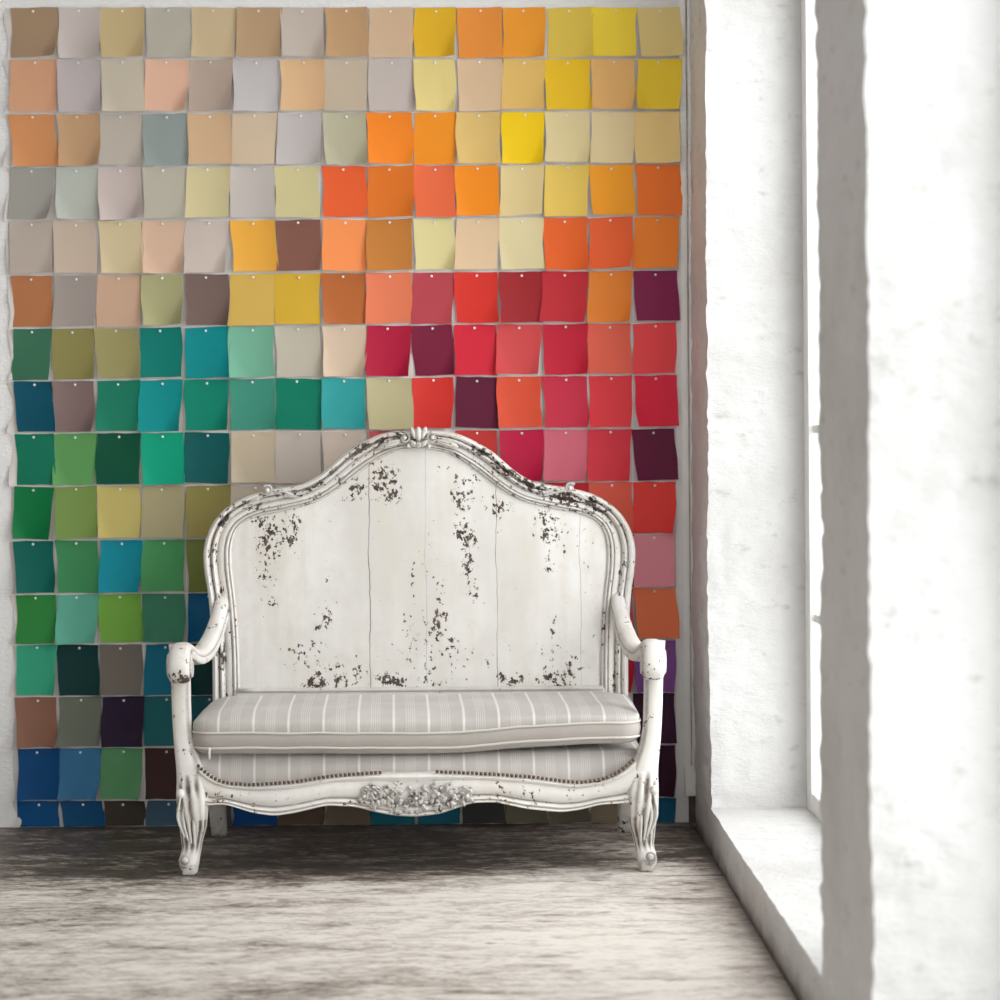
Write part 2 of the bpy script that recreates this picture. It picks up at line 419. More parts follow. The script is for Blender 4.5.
# windows: painted timber frames with a bottom rail, glazing bars and panes
for n, (a, b2) in enumerate(WINS):
    f = MB(); x0, x1 = GLASS_X - .03, GLASS_X + .045; sw = .085
    z0, z1 = SILL_Z - .005, HEAD_Z
    f.box((x0, a - .02, z0), (x1, a + sw, z1), bev=.004); f.box((x0, b2 - sw, z0), (x1, b2 + .02, z1), bev=.004)
    f.box((x0 + .003, a, z0 + .002), (x1 - .003, b2, z0 + .058), bev=.004); f.box((x0 + .003, a, z1 - .07), (x1 - .003, b2, z1 + .01), bev=.004)
    mid = (a + b2) / 2
    f.box((x0 + .008, mid - .04, z0), (x1 - .008, mid + .04, z1), bev=.004)
    w = tag(f.build('window_%d' % (n + 1), M['winpaint'], smooth=False), kind='structure')
    bars = MB()
    for z in (.678, 1.224):
        bars.box((GLASS_X - .016, a + .03, z - .012), (GLASS_X + .03, b2 - .03, z + .012), bev=.003)
    bars.build('glazing_bars', M['winpaint'], w, smooth=False)
    for (p, q) in ((a + sw - .01, mid - .035), (mid + .035, b2 - sw + .01)):
        g = MB(); g.box((GLASS_X + .004, p, z0 + .04), (GLASS_X + .009, q, z1 - .05))
        g.build('pane', M['glass'], w, smooth=False)

# corner moulding with a groove, and the little block at its foot
tb = MB()
def prism(b, prof, z0, z1, n=40, amp=.0012, m=0):
    rows = []
    for i in range(n + 1):
        z = z0 + (z1 - z0) * i / n
        rows.append([((x + amp * nz(x * 9, 3, z * 5), y + amp * nz(4, y * 9, z * 6), z), 0, d) for x, y, d in prof])
    b.grid(rows, wu=True, m=m)
prof = [(.679, WALL_Y, 0), (.679, WALL_Y - .008, 0), (.690, WALL_Y - .010, 0), (.6975, WALL_Y - .010, .1), (.6990, WALL_Y - .003, .7), (.7015, WALL_Y - .003, .7), (.7030, WALL_Y - .010, .1), (.7125, WALL_Y - .010, 0), (.7125, WALL_Y, 0)]
prism(tb, prof, .12, CEIL - .01)
tag(tb.build('trim_1', M['trimwood'], angle=40), kind='structure')
bx = MB(); bx.box((.676, WALL_Y - .048, .088), (.7105, WALL_Y - .001, .178), bev=.006)
blk = bx.build('wooden_block', M['trimwood'], angle=40)
tag(blk, 'small off-white block at the foot of the corner moulding beside the window', 'block')
bk = MB(); bk.box((.690, WALL_Y - .03, 0.0), (.7085, WALL_Y - .002, .09), bev=.003)
o = bk.build('bracket', plain('rusty_bracket', (.10, .07, .055), .7), blk); o['label'] = 'dark rusty bracket under the block'

# ------------------------------------------------------------------ paper swatches
ROWS_L = [8, 60, 114.5, 168, 222, 276, 329, 381.5, 434, 487, 541, 595, 645, 697, 748.5, 801, 854]
ROWS_R = [8, 59.5, 112, 165, 217.5, 271, 323.5, 375.5, 429, 482, 535, 588.5, 640.5, 693, 745, 798, 850]
G = None
SW = [
 [(150,125,100),(180,170,165),(178,158,118),(165,160,148),(185,165,132),(170,142,110),(185,172,162),(182,146,108),(205,175,145),(224,176,40),(232,145,62),(238,155,48),(222,192,80),(230,202,62),(202,182,122)],
 [(190,143,112),(170,160,160),(178,168,152),(205,165,142),(165,148,136),(178,172,172),(208,170,130),(188,172,152),(190,178,172),(222,202,132),(216,186,152),(226,186,106),(234,190,36),(220,173,108),(214,184,52)],
 [(190,130,85),(172,138,105),(168,158,148),(130,138,136),(190,158,125),(192,172,148),(180,172,170),(175,170,145),(236,130,34),(238,144,34),(219,185,115),(246,205,22),(222,205,155),(221,201,156),(213,186,126)],
 [(145,142,136),(165,168,160),(178,165,160),(168,162,148),(190,178,138),(178,170,165),(190,180,135),(219,90,45),(215,112,35),(229,106,66),(241,140,30),(222,200,145),(229,196,95),(236,155,40),(223,110,45)],
 [(165,152,142),(178,160,145),(188,172,138),(190,160,138),(182,168,160),(213,155,60),(120,80,68),(233,138,80),(185,118,52),(219,206,150),(220,190,155),(222,208,162),(229,100,42),(225,95,50),(221,121,45)],
 [(170,110,72),(148,138,132),(188,155,132),(158,155,115),(112,92,86),(201,166,82),(206,166,52),(180,100,50),(231,126,90),(185,70,80),(221,55,45),(165,40,45),(196,45,55),(229,131,52),(125,35,75)],
 [(55,105,80),(132,125,75),(145,138,92),(0,112,102),(0,128,132),(110,168,142),(185,178,162),(208,185,162),(178,25,60),(125,30,60),(216,40,60),(215,78,80),(201,35,60),(225,100,80),(220,70,75)],
 [(0,72,92),(120,100,98),(20,112,88),(0,132,132),(0,122,100),(60,138,118),(0,122,96),(50,160,160),(195,185,145),(216,55,48),(100,25,55),(226,86,58),(206,50,75),(221,60,68),(208,40,65)],
 [(10,108,82),(85,140,80),(0,72,50),(0,150,118),(0,82,82),(190,175,152),(190,178,168),(200,185,172),(190,80,90),G,(209,65,62),(201,30,72),(222,112,130),(212,55,68),(92,25,55)],
 [(0,105,55),(110,135,70),(178,165,98),(158,150,115),(135,125,70),(182,168,152),G,G,G,G,G,G,(205,40,52),(225,95,76),(213,60,56)],
 [(0,88,78),(55,125,78),(0,128,145),(68,140,85),(105,115,55),G,G,G,G,G,G,G,G,(165,25,45),(216,140,152)],
 [(40,120,55),(85,155,135),(105,155,60),(55,118,90),(0,85,125),G,G,G,G,G,G,G,G,(202,92,102),(221,116,76)],
 [(50,150,118),(0,48,48),(105,98,90),(0,100,125),(0,52,50),G,G,G,G,G,G,G,G,(205,40,55),(125,75,140)],
 [(130,92,75),(100,105,92),(35,20,45),(20,95,100),(15,85,92),G,G,G,G,G,G,G,G,G,(58,22,52)],
 [(0,65,115),(55,110,150),(85,140,95),(62,38,35),G,G,G,G,G,G,G,G,G,G,(52,16,40)],
 [(0,70,120),(0,68,110),(58,50,40),(60,85,105),(70,72,70),(0,70,130),(100,82,68),(125,110,92),(20,112,132),(20,108,130),(70,66,66),(115,110,90),(118,112,92),(140,126,104),(0,85,115)],
]
ORD = ['first', 'second', 'third', 'fourth', 'fifth', 'sixth', 'seventh', 'eighth', 'ninth', 'tenth', 'eleventh', 'twelfth', 'thirteenth', 'fourteenth', 'fifteenth', 'sixteenth']
def colour_name(c):
    import colorsys
    h, s, v = colorsys.rgb_to_hsv(*[x / 255 for x in c]); h *= 360
    if s < .13: return ('pale grey' if v > .62 else 'grey')
    if s < .36 and v > .6: return ('blush pink' if (h < 24 or h > 330) else 'beige' if h < 48 else 'pale sage' if h < 180 else 'pale blue') if v < .8 or s > .22 else 'cream'
    if s < .36: return 'taupe brown' if h < 50 or h > 300 else 'muted green' if h < 170 else 'slate blue'
    if h < 12 or h >= 338:
        return 'deep burgundy' if v < .5 else 'rose pink' if s < .5 else 'crimson red' if h >= 338 else 'coral red' if s < .68 else 'bright red'
    if h < 34:
        return 'dark brown' if v < .5 else 'tan brown' if v < .75 or s < .5 else 'bright orange' if s > .68 else 'soft orange'
    if h < 62:
        return 'olive' if v < .6 else 'bright yellow' if s > .7 else 'straw yellow' if v > .8 else 'mustard beige'
    if h < 150: return 'dark green' if v < .42 else 'lime green' if h < 95 else 'leaf green'
    if h < 178: return 'dark teal green' if v < .42 else 'emerald green' if v < .55 else 'aqua green'
    if h < 200: return 'deep teal blue' if v < .45 else 'teal blue'
    if h < 260: return 'navy blue' if v < .5 else 'denim blue'
    return 'dark purple' if v < .5 else 'purple'
K_COL = (.92, .92, .92, .93, .95, .98, 1.02, 1.06, 1.12, 1.16, 1.18, 1.18, 1.14, 1.02, .84)  # per-column correction for uneven light, put into the paper colours
COLS = {0: [10,58,101,146,191,236,281,325,368,414,457,503,546,592,637,682], 3: [10,55,98,142,186,230,276,321,366,413,455,500,544,589,634,680],
        6: [13,52,95,140,183,229,275,321,366,412,454,497,542,588,632,676], 15: [18,60,103,145.5,190,234,279,326,371,416,460,505,548,590,634,676]}
rng = random.Random(7)
pin_mesh = None
swmats = {}
def swatch_mat(c, k):
    m = NT('swatch_paper', .55, .18)
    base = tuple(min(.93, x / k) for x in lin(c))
    g = m.noise(6, 3, .5, (1, 1, .6), (rng.random() * 9, 0, rng.random() * 9))
    m.color(m.mix(m.remap(g, .35, .7, 0, .12), base, tuple(x * .8 for x in base)))
    m.bump(m.noise(260, 2, .5), .08, .001)
    return m.mat
def col_edge(r, c): return float(np.interp(r, list(COLS), [COLS[k][c] for k in COLS]))
for r in range(16):
    for c in range(15):
        rgb = SW[r][c]
        if rgb is None: continue
        yt = ROWS_L[r] + (ROWS_R[r] - ROWS_L[r]) * c / 14; yb = ROWS_L[r + 1] + (ROWS_R[r + 1] - ROWS_L[r + 1]) * c / 14
        xa, xb = col_edge(r, c), col_edge(r, c + 1)
        x0, zt = on(xa, yt, WALL_Y); x1, _ = on(xb, yt, WALL_Y); _, zb = on((xa + xb) / 2, yb, WALL_Y)
        w = (x1 - x0) * rng.uniform(.965, .995); h = (zt - zb) * rng.uniform(.945, .975)
        last = (r == 15)
        cx = (x0 + x1) / 2 + rng.uniform(-.003, .003); pz = zt - .011
        rot = rng.gauss(0, .015) + {(0, 12): .05, (4, 13): .07, (0, 13): -.02, (9, 1): .03, (9, 2): -.03}.get((r, c), 0)
        if last: h = pz + .011 - .002; rot = rng.gauss(0, .003)
        bot = rng.uniform(.004, .013); bow = rng.uniform(-.002, .012); tw = rng.gauss(0, .005)
        cr = rng.choice((0, 0, .008, .014, .022)); cl = rng.choice((0, 0, 0, .008, .014)); tl = rng.uniform(0, .006); tr = rng.uniform(0, .006)
        if last: bot *= .4; cr = cl = 0
        skew = rng.gauss(0, .004)
        nx_, nv_ = 16, 16
        b = MB(); front = []; back = []
        for j in range(nv_ + 1):
            v = j / nv_; fr = []; bc = []
            for i in range(nx_ + 1):
                u = -1 + 2 * i / nx_
                off = .0022 + bot * v ** 1.6 + bow * u * u * (.35 + .65 * v) + tw * u * v
                a = max(0.0, u * .8 + v - 1.1) / .7; off += cr * a ** 1.9 * 1.3; px_in = cr * a * a * .35
                a2 = max(0.0, -u * .8 + v - 1.1) / .7; off += cl * a2 ** 1.9 * 1.3; px_in -= cl * a2 * a2 * .35
                off += tr * max(0, u) ** 3 * (1 - v) ** 2 + tl * max(0, -u) ** 3 * (1 - v) ** 2
                off = max(off, .0018)
                x = u * w / 2 * (1 - .006 * abs(bow) / .009 * v) - px_in + skew * v
                x += (.0028 * math.sin(v * 3.6 + c * 1.7 + r * 2.3) + .0012 * math.sin(v * 8 + c + u * 2)) * (.4 + .6 * abs(u))
                z = .011 - v * h + rot * u * w / 2 + .0018 * nz(u * 1.5 + c, v, r * 3.1)
                fr.append(((x, -off - .0016, z), 0, 0)); bc.append(((x, -off, z), 0, 0))
            front.append(fr); back.append(bc)
        fi = b.grid(front, m=0, flip=True); bi = b.grid(back, m=1)
        for i in range(nx_):
            b.face((fi[0][i], fi[0][i + 1], bi[0][i + 1], bi[0][i]), 1); b.face((fi[-1][i + 1], fi[-1][i], bi[-1][i], bi[-1][i + 1]), 1)
        for j in range(nv_):
            b.face((fi[j + 1][0], fi[j][0], bi[j][0], bi[j + 1][0]), 1); b.face((fi[j][-1], fi[j + 1][-1], bi[j + 1][-1], bi[j][-1]), 1)
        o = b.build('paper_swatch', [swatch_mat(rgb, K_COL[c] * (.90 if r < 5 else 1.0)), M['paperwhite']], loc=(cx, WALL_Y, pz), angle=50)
        rn = 'top row' if r == 0 else 'bottom row' if r == 15 else ORD[r] + ' row down'
        if c == 0: pos = 'at the left end of the ' + rn
        elif c == 14: pos = 'at the right end of the ' + rn
        elif c <= 7: pos = ORD[c] + ' from left in the ' + rn
        else: pos = ORD[14 - c] + ' from right in the ' + rn
        tag(o, colour_name(rgb) + ' paper swatch pinned ' + pos, 'paper swatch', 'paper colour swatches pinned to the wall')
        # the plain sheet it hangs over, cut a little larger
        bb = MB(); rw = []; hwl = (cx - x0) + (.012 if c == 0 else -.0008); hwr = (x1 - cx) - .0008; hb = (zt - zb) - .0045
        if last: hb = h
        for j in range(15):
            v = j / 14; wl = hwl; wr = hwr
            if c == 0: wl += .006 * math.sin(v * 5.2 + r * 1.3) + .010 * (abs(2 * v - 1) ** 2 - .6) * (1 if r % 2 else .6) - .004 * nz(r, v * 3, 2)
            lift = .0008 + (.010 * v * v + .004 * math.sin(v * 6 + r)) * (1 if c == 0 else 0)
            rw.append([((-wl + .0012 * nz(c, v * 4, r), -max(.0006, lift), .0095 - v * hb), 0, 0)] + [((q, -.0007, .0095 - v * hb + .0012 * nz(q * 30, c, r)), 0, 0) for q in np.linspace(-wl * .7, wr * .9, 5)] + [((wr + .0012 * nz(c, v * 4, r + 9), -.0007, .0095 - v * hb), 0, 0)])
        bb.grid(rw, flip=True)
        bo = bb.build('backing_sheet', M['greypaper'], o)
        # the pin that holds it
        if not (r == 15 and 4 <= c <= 13):
            if pin_mesh is None:
                p = MB(); prof_p = [(.0004, -.0085), (.0030, -.0085), (.0040, -.0075), (.0042, -.0062), (.0030, -.0050), (.0016, -.0045), (.0013, .0015)]
                rows = [[((rr * math.cos(2 * PI * k / 12), yy, rr * math.sin(2 * PI * k / 12)), 0, 0) for k in range(12)] for rr, yy in prof_p]
                ids = p.grid(rows, wu=True); p.cap(ids[0])
                po = p.build('pushpin', M['pin'], o); pin_mesh = po.data
            else:
                po = bpy.data.objects.new('pushpin', pin_mesh); COL.objects.link(po); po.parent = o
            po.location = (rng.uniform(-.004, .004), 0, rng.uniform(-.002, .002))

# ------------------------------------------------------------------ the settee
SX, SY = -.135, 6.64                       # centre of the front edge on the floor
sofa = bpy.data.objects.new('settee', None); COL.objects.link(sofa); sofa.location = (SX, SY, 0)
tag(sofa, 'antique carved settee with chipped white paint and striped grey seat cushion', 'settee')
def S(px, py, Y):
    x, z = on(px, py, Y); return x - SX, z
def wearn(x, y, z, base=.3, gain=.5):
    return base + .6 * gain * nz(x * 5 + 3, y * 5, z * 5) + .55 * nz(x * 19, y * 19 + 2, z * 19)

# --- back frame
YB = 7.2; LB = YB - SY                     # front plane of the back
sc_b = YB / FPX
OUTL = [(0,430.5),(20,431),(38,433.8),(55,441),(73.5,452),(88,464.5),(101,475),(118,483.5),(146,488.5),(174,495.5),(196,509),(209,526),(215.5,546),(215.5,568),(211.5,596),(208.5,640),(208,690),(208,745)]
INNL = [(0,449),(17,450.5),(32,455),(46,463),(60,473),(74,484),(89,494.5),(107,503),(135,510),(158,514.5),(174,521),(183,531),(187,546),(187,568),(183.5,600),(181,640),(180,690),(180,745)]
BCX = S(419.5, 560, YB)[0]
def bz(py): return CAM_H - (py - PV) * sc_b + .0012
def half(P, n): return [(q[0] * sc_b, bz(q[1])) for q in catmull(P, n)]
NH = 90
ho, hi_ = half(OUTL, NH), half(INNL, NH)
path = [(-a[0], a[1], -b_[0], b_[1]) for a, b_ in zip(ho, hi_)][::-1] + [(a[0], a[1], b_[0], b_[1]) for a, b_ in zip(ho, hi_)][1:]
# (t across the frame, height towards the viewer, dirt)
FPROF = [(.0, -.050, 0), (.0, -.004, .1), (.015, .006, 0), (.06, .013, 0), (.13, .016, 0), (.20, .014, 0), (.245, .008, .2), (.265, .003, .95), (.285, .004, .6), (.31, .012, 0), (.37, .017, 0), (.43, .014, 0),
         (.47, .006, .2), (.49, .002, .9), (.515, .002, .3), (.56, .005, 0), (.64, .0065, 0), (.71, .006, 0), (.735, .002, .85), (.75, .002, .5), (.775, .007, 0), (.82, .009, 0), (.86, .0065, .1), (.875, .002, .9), (.895, .003, .4), (.93, .005, 0), (.97, .003, 0), (.985, -.001, .6), (1.0, -.006, .4), (1.03, -.03, .3), (.5, -.05, 0)]
b = MB(); rows = []
for i, (ox, oz, ix, iz) in enumerate(path):
    row = []
    top = sstep(.9, 1.05, oz)
    for t, h, d in FPROF:
        x = BCX + ox + (ix - ox) * t; z = oz + (iz - oz) * t; y = LB - h * 1.25
        wv = wearn(x, t * .2, z, .30 + .30 * top + (.25 if (t > .15 and t < .55) else 0), .42)
        if x > BCX + .15 and z > .98: wv += .14
        if abs(x - BCX) > .4: wv += .12 + (.12 if x > BCX and t > .45 else 0)
        row.append(((x, y, z), max(0, wv), d * (.75 + .25 * nz(x * 9, 0, z * 9))))
    rows.append(row)
b.grid(rows, wu=True, flip=True)
frame = b.build('back_frame', M['paint'], sofa, angle=55)

# --- back panel with its worn patches: (px, py, rx, ry, strength)
PATCH = [(262,520,5,9,.9),(270,537,15,22,.8),(268,575,9,32,.75),(274,600,6,10,.7),(290,532,9,16,.9),(257,515,5,9,.8),(300,520,6,10,.5),
 (384,480,12,15,1.0),(392,492,8,9,.9),(358,487,9,11,.8),(348,500,7,9,.6),(375,505,6,14,.55),(374,535,4,14,.5),(326,575,4,22,.55),(326,616,6,8,1.0),(318,625,4,5,.8),(329,600,4,16,.55),
 (320,655,22,14,.62),(300,652,8,6,.75),(340,672,18,14,.7),(318,680,10,7,.95),(356,668,8,10,.8),(357,655,4,4,.8),(385,678,10,8,.85),(398,680,10,6,.8),
 (412,580,4,36,.5),(424,560,5,30,.5),(408,632,9,24,.55),(400,660,16,20,.55),(440,610,9,28,.72),(452,645,6,12,.9),(448,655,14,20,.5),(430,640,14,30,.5),(420,668,20,20,.55),(434,682,8,8,.7),(462,665,14,14,.5),(485,665,4,10,.5),
 (460,493,7,16,1.0),(474,485,9,18,.9),(462,530,7,12,.9),(471,543,7,16,1.1),(470,565,6,16,.8),(473,595,6,12,1.0),(470,580,8,34,.6),(497,508,9,9,1.0),(490,503,8,10,.7),(514,508,3,5,.8),(438,468,4,6,.7),(452,468,5,5,.7),
 (552,530,16,16,.8),(548,567,5,9,1.0),(557,545,12,22,.6),(550,512,12,8,.6),(546,500,8,8,.5),(550,675,14,16,.75),(558,655,14,24,.5),(553,690,10,6,.95),(570,668,5,14,.8),(513,680,12,8,.85),(501,677,5,6,.9),(553,620,3,5,.9),(551,635,3,5,.9),(575,660,6,30,.5),(536,684,8,8,.6),(586,560,5,40,.3),(505,660,20,30,.3),(380,640,40,40,.2)]
def panel_wear(x, z):
    px = (x - BCX) / sc_b + 419.5; py = PV - (z - CAM_H - .0012) / sc_b
    w = 0.12
    for a, c_, rx, ry, s_ in PATCH:
        d2 = ((px - a) / rx) ** 2 + ((py - c_) / ry) ** 2
        if d2 < 6: w = max(w, s_ * math.exp(-.42 * d2) * 1.02)
    return min(w * 1.12, .93) + .22 * nz(x * 14, 4, z * 8) + .12 * sstep(655, 692, py) + .25 * sstep(570, 600, px) * sstep(480, 560, py) + .06
zi = sorted([(p[1], p[0]) for p in hi_]); zi_z = [q[0] for q in zi]; zi_x = [q[1] for q in zi]
ztop = max(zi_z)
b = MB(); rows = []; NR, NCc = 110, 150
for j in range(NR + 1):
    z = .36 + (ztop + .012 - .36) * j / NR
    hw = max(.012, float(np.interp(z, zi_z, zi_x))) + .008
    hw = min(hw, .575)
    rows.append([((BCX + hw * (-1 + 2 * i / NCc), LB + .004 - .012 * (1 - (-1 + 2 * i / NCc) ** 4) * sstep(1.2, .8, z) * .6, z), max(0, panel_wear(BCX + hw * (-1 + 2 * i / NCc), z)), 0) for i in range(NCc + 1)])
ids = b.grid(rows)
rows2 = [[((p[0][0], LB + .030, p[0][2]), 0, 0) for p in r_] for r_ in (rows[::10])]
b.grid(rows2, flip=True)
b.build('back_panel', M['panel'], sofa)
# bottom rail of the back, a bead peeping over the cushion
b = MB(); zr = bz(690)
b.box((BCX - .555, LB - .012, .30), (BCX + .555, LB + .045, zr + .004), w=.3, bev=.006)
b.tube([(BCX - .55 + 1.10 * k / 20, LB - .012, zr + .003) for k in range(21)], .007, 8, .3, .25)
b.build('back_rail', M['paint'], sofa)

# --- carving helpers
def spiral(b, c, r0, turns, sx=1, start=0.0, th=.0045, yamp=.006, w=.5, d=.25, n=34):
    pts = []; rr = []
    for k in range(n):
        t = k / (n - 1); a = start + turns * 2 * PI * t; r_ = r0 * (1 - .86 * t)
        pts.append((c[0] + sx * r_ * math.cos(a), c[1] - yamp * t, c[2] + r_ * math.sin(a))); rr.append(th * (1 - .35 * t))
    b.tube(pts, rr, 8, w, d)
    b.ball((c[0], c[1] - yamp, c[2]), th * 1.3, 8, 6, w, 0)
def leaf(b, base, ang, L, Wd, lift=.012, w=.6, d=.2, curl=.5, ridges=3, out=-1):
    """a carved leaf lying in the x-z plane, raised towards the viewer (-y)"""
    rows = []; n, mm = 12, 9
    for i in range(n + 1):
        t = i / n; wid = Wd * (math.sin(PI * min(1, t * .93 + .07)) ** .7) * (1 - .35 * t) + .0006
        a = ang + curl * (t - .3); row = []
        cx = base[0] + L * t * math.cos(ang + curl * t * .5); cz = base[2] + L * t * math.sin(ang + curl * t * .5)
        for j in range(mm):
            s_ = -1 + 2 * j / (mm - 1)
            jag = 1 + .18 * math.sin(t * 19) * abs(s_)
            x = cx - math.sin(a) * s_ * wid * jag; z = cz + math.cos(a) * s_ * wid * jag
            rib = abs(math.sin(s_ * PI * ridges / 2))
            y = base[1] + out * (lift * (math.sin(PI * min(1, t * .9 + .1)) ** .6) * (1 - .75 * s_ * s_) + .0035 * rib * (1 - t * .5))
            row.append(((x, y, z), w, d * (1 - rib) * 1.6))
        rows.append(row)
    b.grid(rows); back = [[((p[0][0], base[1], p[0][2]), w, d) for p in (r_[0], r_[-1])] for r_ in rows]; b.grid(back, flip=True)

# crest carving on top of the back
b = MB(); cz = bz(438); cy = LB - .016
b.ball((BCX, cy, bz(434)), (.011, .014, .022), 12, 9, .25, .1)
for s_ in (-1, 1):
    b.ball((BCX + s_ * .016, cy, bz(433)), (.008, .012, .020), 10, 8, .3, .15, rot=Matrix.Rotation(s_ * .35, 3, 'Y'))
    spiral(b, (BCX + s_ * .042, cy, bz(438)), .017, 1.35, s_, PI * .5, .0048, .006, .5, .5)
    spiral(b, (BCX + s_ * .019, cy, bz(444)), .011, 1.2, s_, -PI * .4, .004, .005, .5, .5)
    leaf(b, (BCX + s_ * .055, LB - .014, bz(441)), (0 if s_ > 0 else PI) + s_ * -.18, .075, .013, .010, .55, .5, -.3 * s_)
    leaf(b, (BCX + s_ * .008, cy, bz(447)), PI / 2 + s_ * -.5, .03, .008, .010, .4, .5, -.6 * s_)
    b.ball((BCX + s_ * .031, cy - .004, bz(446)), .006, 8, 6, .4, .2)
b.ball((BCX, cy - .006, bz(445)), (.009, .008, .008), 10, 7, .4, .2)
b.build('crest_carving', M['paint'], sofa)
# small scrolls on the two shoulders
for s_ in (-1, 1):
    b = MB(); px = 151 * s_ * sc_b
    spiral(b, (BCX + px, LB - .016, bz(489)), .015, 1.4, s_, PI * .2, .0052, .006, .35, .5)
    leaf(b, (BCX + px - s_ * .012, LB - .013, bz(490)), (PI if s_ > 0 else 0) + s_ * .12, .085, .011, .010, .75, .5, .25 * s_)
    leaf(b, (BCX + px + s_ * .014, LB - .012, bz(494)), (0 if s_ > 0 else PI) - s_ * .35, .05, .009, .008, .6, .5, -.3 * s_)
    b.build('shoulder_scroll', M['paint'], sofa)

# --- arms: swept moulded sections
def sweep(b, keys, n, prof, wbase=.3, dirtscale=1.0):
    """keys: (x, y, z, width, height); prof: closed list of (a, c, dirt) with a across (x) and c up, each -1..1"""
    P = catmull(keys, n); rows = []
    for i, p in enumerate(P):
        t = Vector((P[min(i + 1, n - 1)] - P[max(i - 1, 0)])[:3]).normalized()
        side = Vector((1, 0, 0)); side = (side - t * side.dot(t)).normalized()
        up = side.cross(t)
        if i == 0: ref = up
        row = []
        for a, c_, d in prof:
            q = Vector(p[:3]) + side * (a * p[3] / 2) + up * (c_ * p[4] / 2)
            row.append((q, max(0, wearn(q.x, q.y, q.z, wbase, .4) + (.42 * sstep(.58, .55, q.z) if q.y < .05 else 0)), d * dirtscale))
        rows.append(row)
    ids = b.grid(rows, wu=True)
    b.cap(ids[0], flip=True); b.cap(ids[-1])
APROF = [(-.97, .70, 0), (-.90, .86, 0), (-.80, .92, .1), (-.74, .84, .75), (-.68, .90, .2), (-.45, .96, 0), (-.30, .97, .0), (-.26, .93, .45), (-.22, .97, 0), (0, .98, 0), (.22, .97, 0), (.26, .93, .45), (.30, .97, 0), (.45, .96, 0), (.68, .90, .2), (.74, .84, .75), (.80, .92, .1), (.90, .86, 0), (.97, .70, 0),
         (1.0, .35, 0), (.98, .08, .1), (.88, -.02, .8), (.86, -.12, .5), (.92, -.30, 0), (.84, -.68, 0), (.5, -.94, 0), (0, -1.0, 0), (-.5, -.94, 0), (-.84, -.68, 0), (-.92, -.30, 0), (-.86, -.12, .5), (-.88, -.02, .8), (-.98, .08, .1), (-1.0, .35, 0)]
FCX = -.0045
for s_ in (-1, 1):
    b = MB()
    keys = [(.596, LB + .012, .708, .046, .070), (.601, LB - .05, .672, .048, .062), (.609, LB - .15, .627, .052, .053), (.622, LB - .26, .594, .056, .047), (.638, LB - .35, .584, .058, .045), (.650, LB - .42, .596, .060, .046),
            (.657, .085, .612, .062, .048), (.659, .040, .613, .063, .050), (.659, .006, .594, .064, .048), (.659, -.008, .566, .064, .044), (.659, .004, .546, .063, .034), (.659, .026, .541, .062, .024)]
    keys = [(FCX + s_ * k[0], *k[1:]) for k in keys]
    sweep(b, keys, 60, APROF, .46)
    arm = b.build('arm', M['paint'], sofa)
    # scrolled end of the arm: rolled volute
    b = MB(); xc = FCX + s_ * .659
    for e in (-1, 1):
        pts = []; rr = []
        for k in range(40):
            t = k / 39; a = PI * .55 - t * 2.6 * PI; r_ = .036 * (1 - .80 * t)
            pts.append((xc + e * .031, .030 + r_ * -math.cos(a) * -1 * -1, .572 + r_ * math.sin(a))); rr.append(.0055 * (1 - .4 * t))
        b.tube(pts, rr, 7, .4, .3)
    b.build('arm_scroll', M['paint'], arm)
    # carved worn underside of the scroll
# --- front posts that carry the arms and run down into the knees
POST = [(640,168.5,189.5,.075),(660,170,190,.062),(682,171,190.2,.052),(703,171.5,190.5,.040),(724,172.5,191.5,.028),(742,173.8,194.5,.016),(757,175.3,200,.006),(768,176,204.5,.0),(780,176.2,208,-.004),(792,176.2,209,-.006),(803,177,208,-.004)]
LEG = [(770,175.5,206.5,.0),(785,175.2,208.2,-.012),(797,175.6,208.6,-.020),(812,176.2,207.4,-.022),(826,178.0,205.6,-.014),(840,179.2,201.6,-.003),(850,179.8,199.6,.002),(857,178.6,198.6,-.006),(864,177.4,197.8,-.014),(870,178.6,196.6,-.012),(875.5,181.2,195.4,-.008)]
def fx(px, py, y=0.0):                    # half-distance from the centre line, metres, and height
    Yf = SY + y; return (416.8 - px) * Yf / FPX, CAM_H - (py - PV) * Yf / FPX - .006
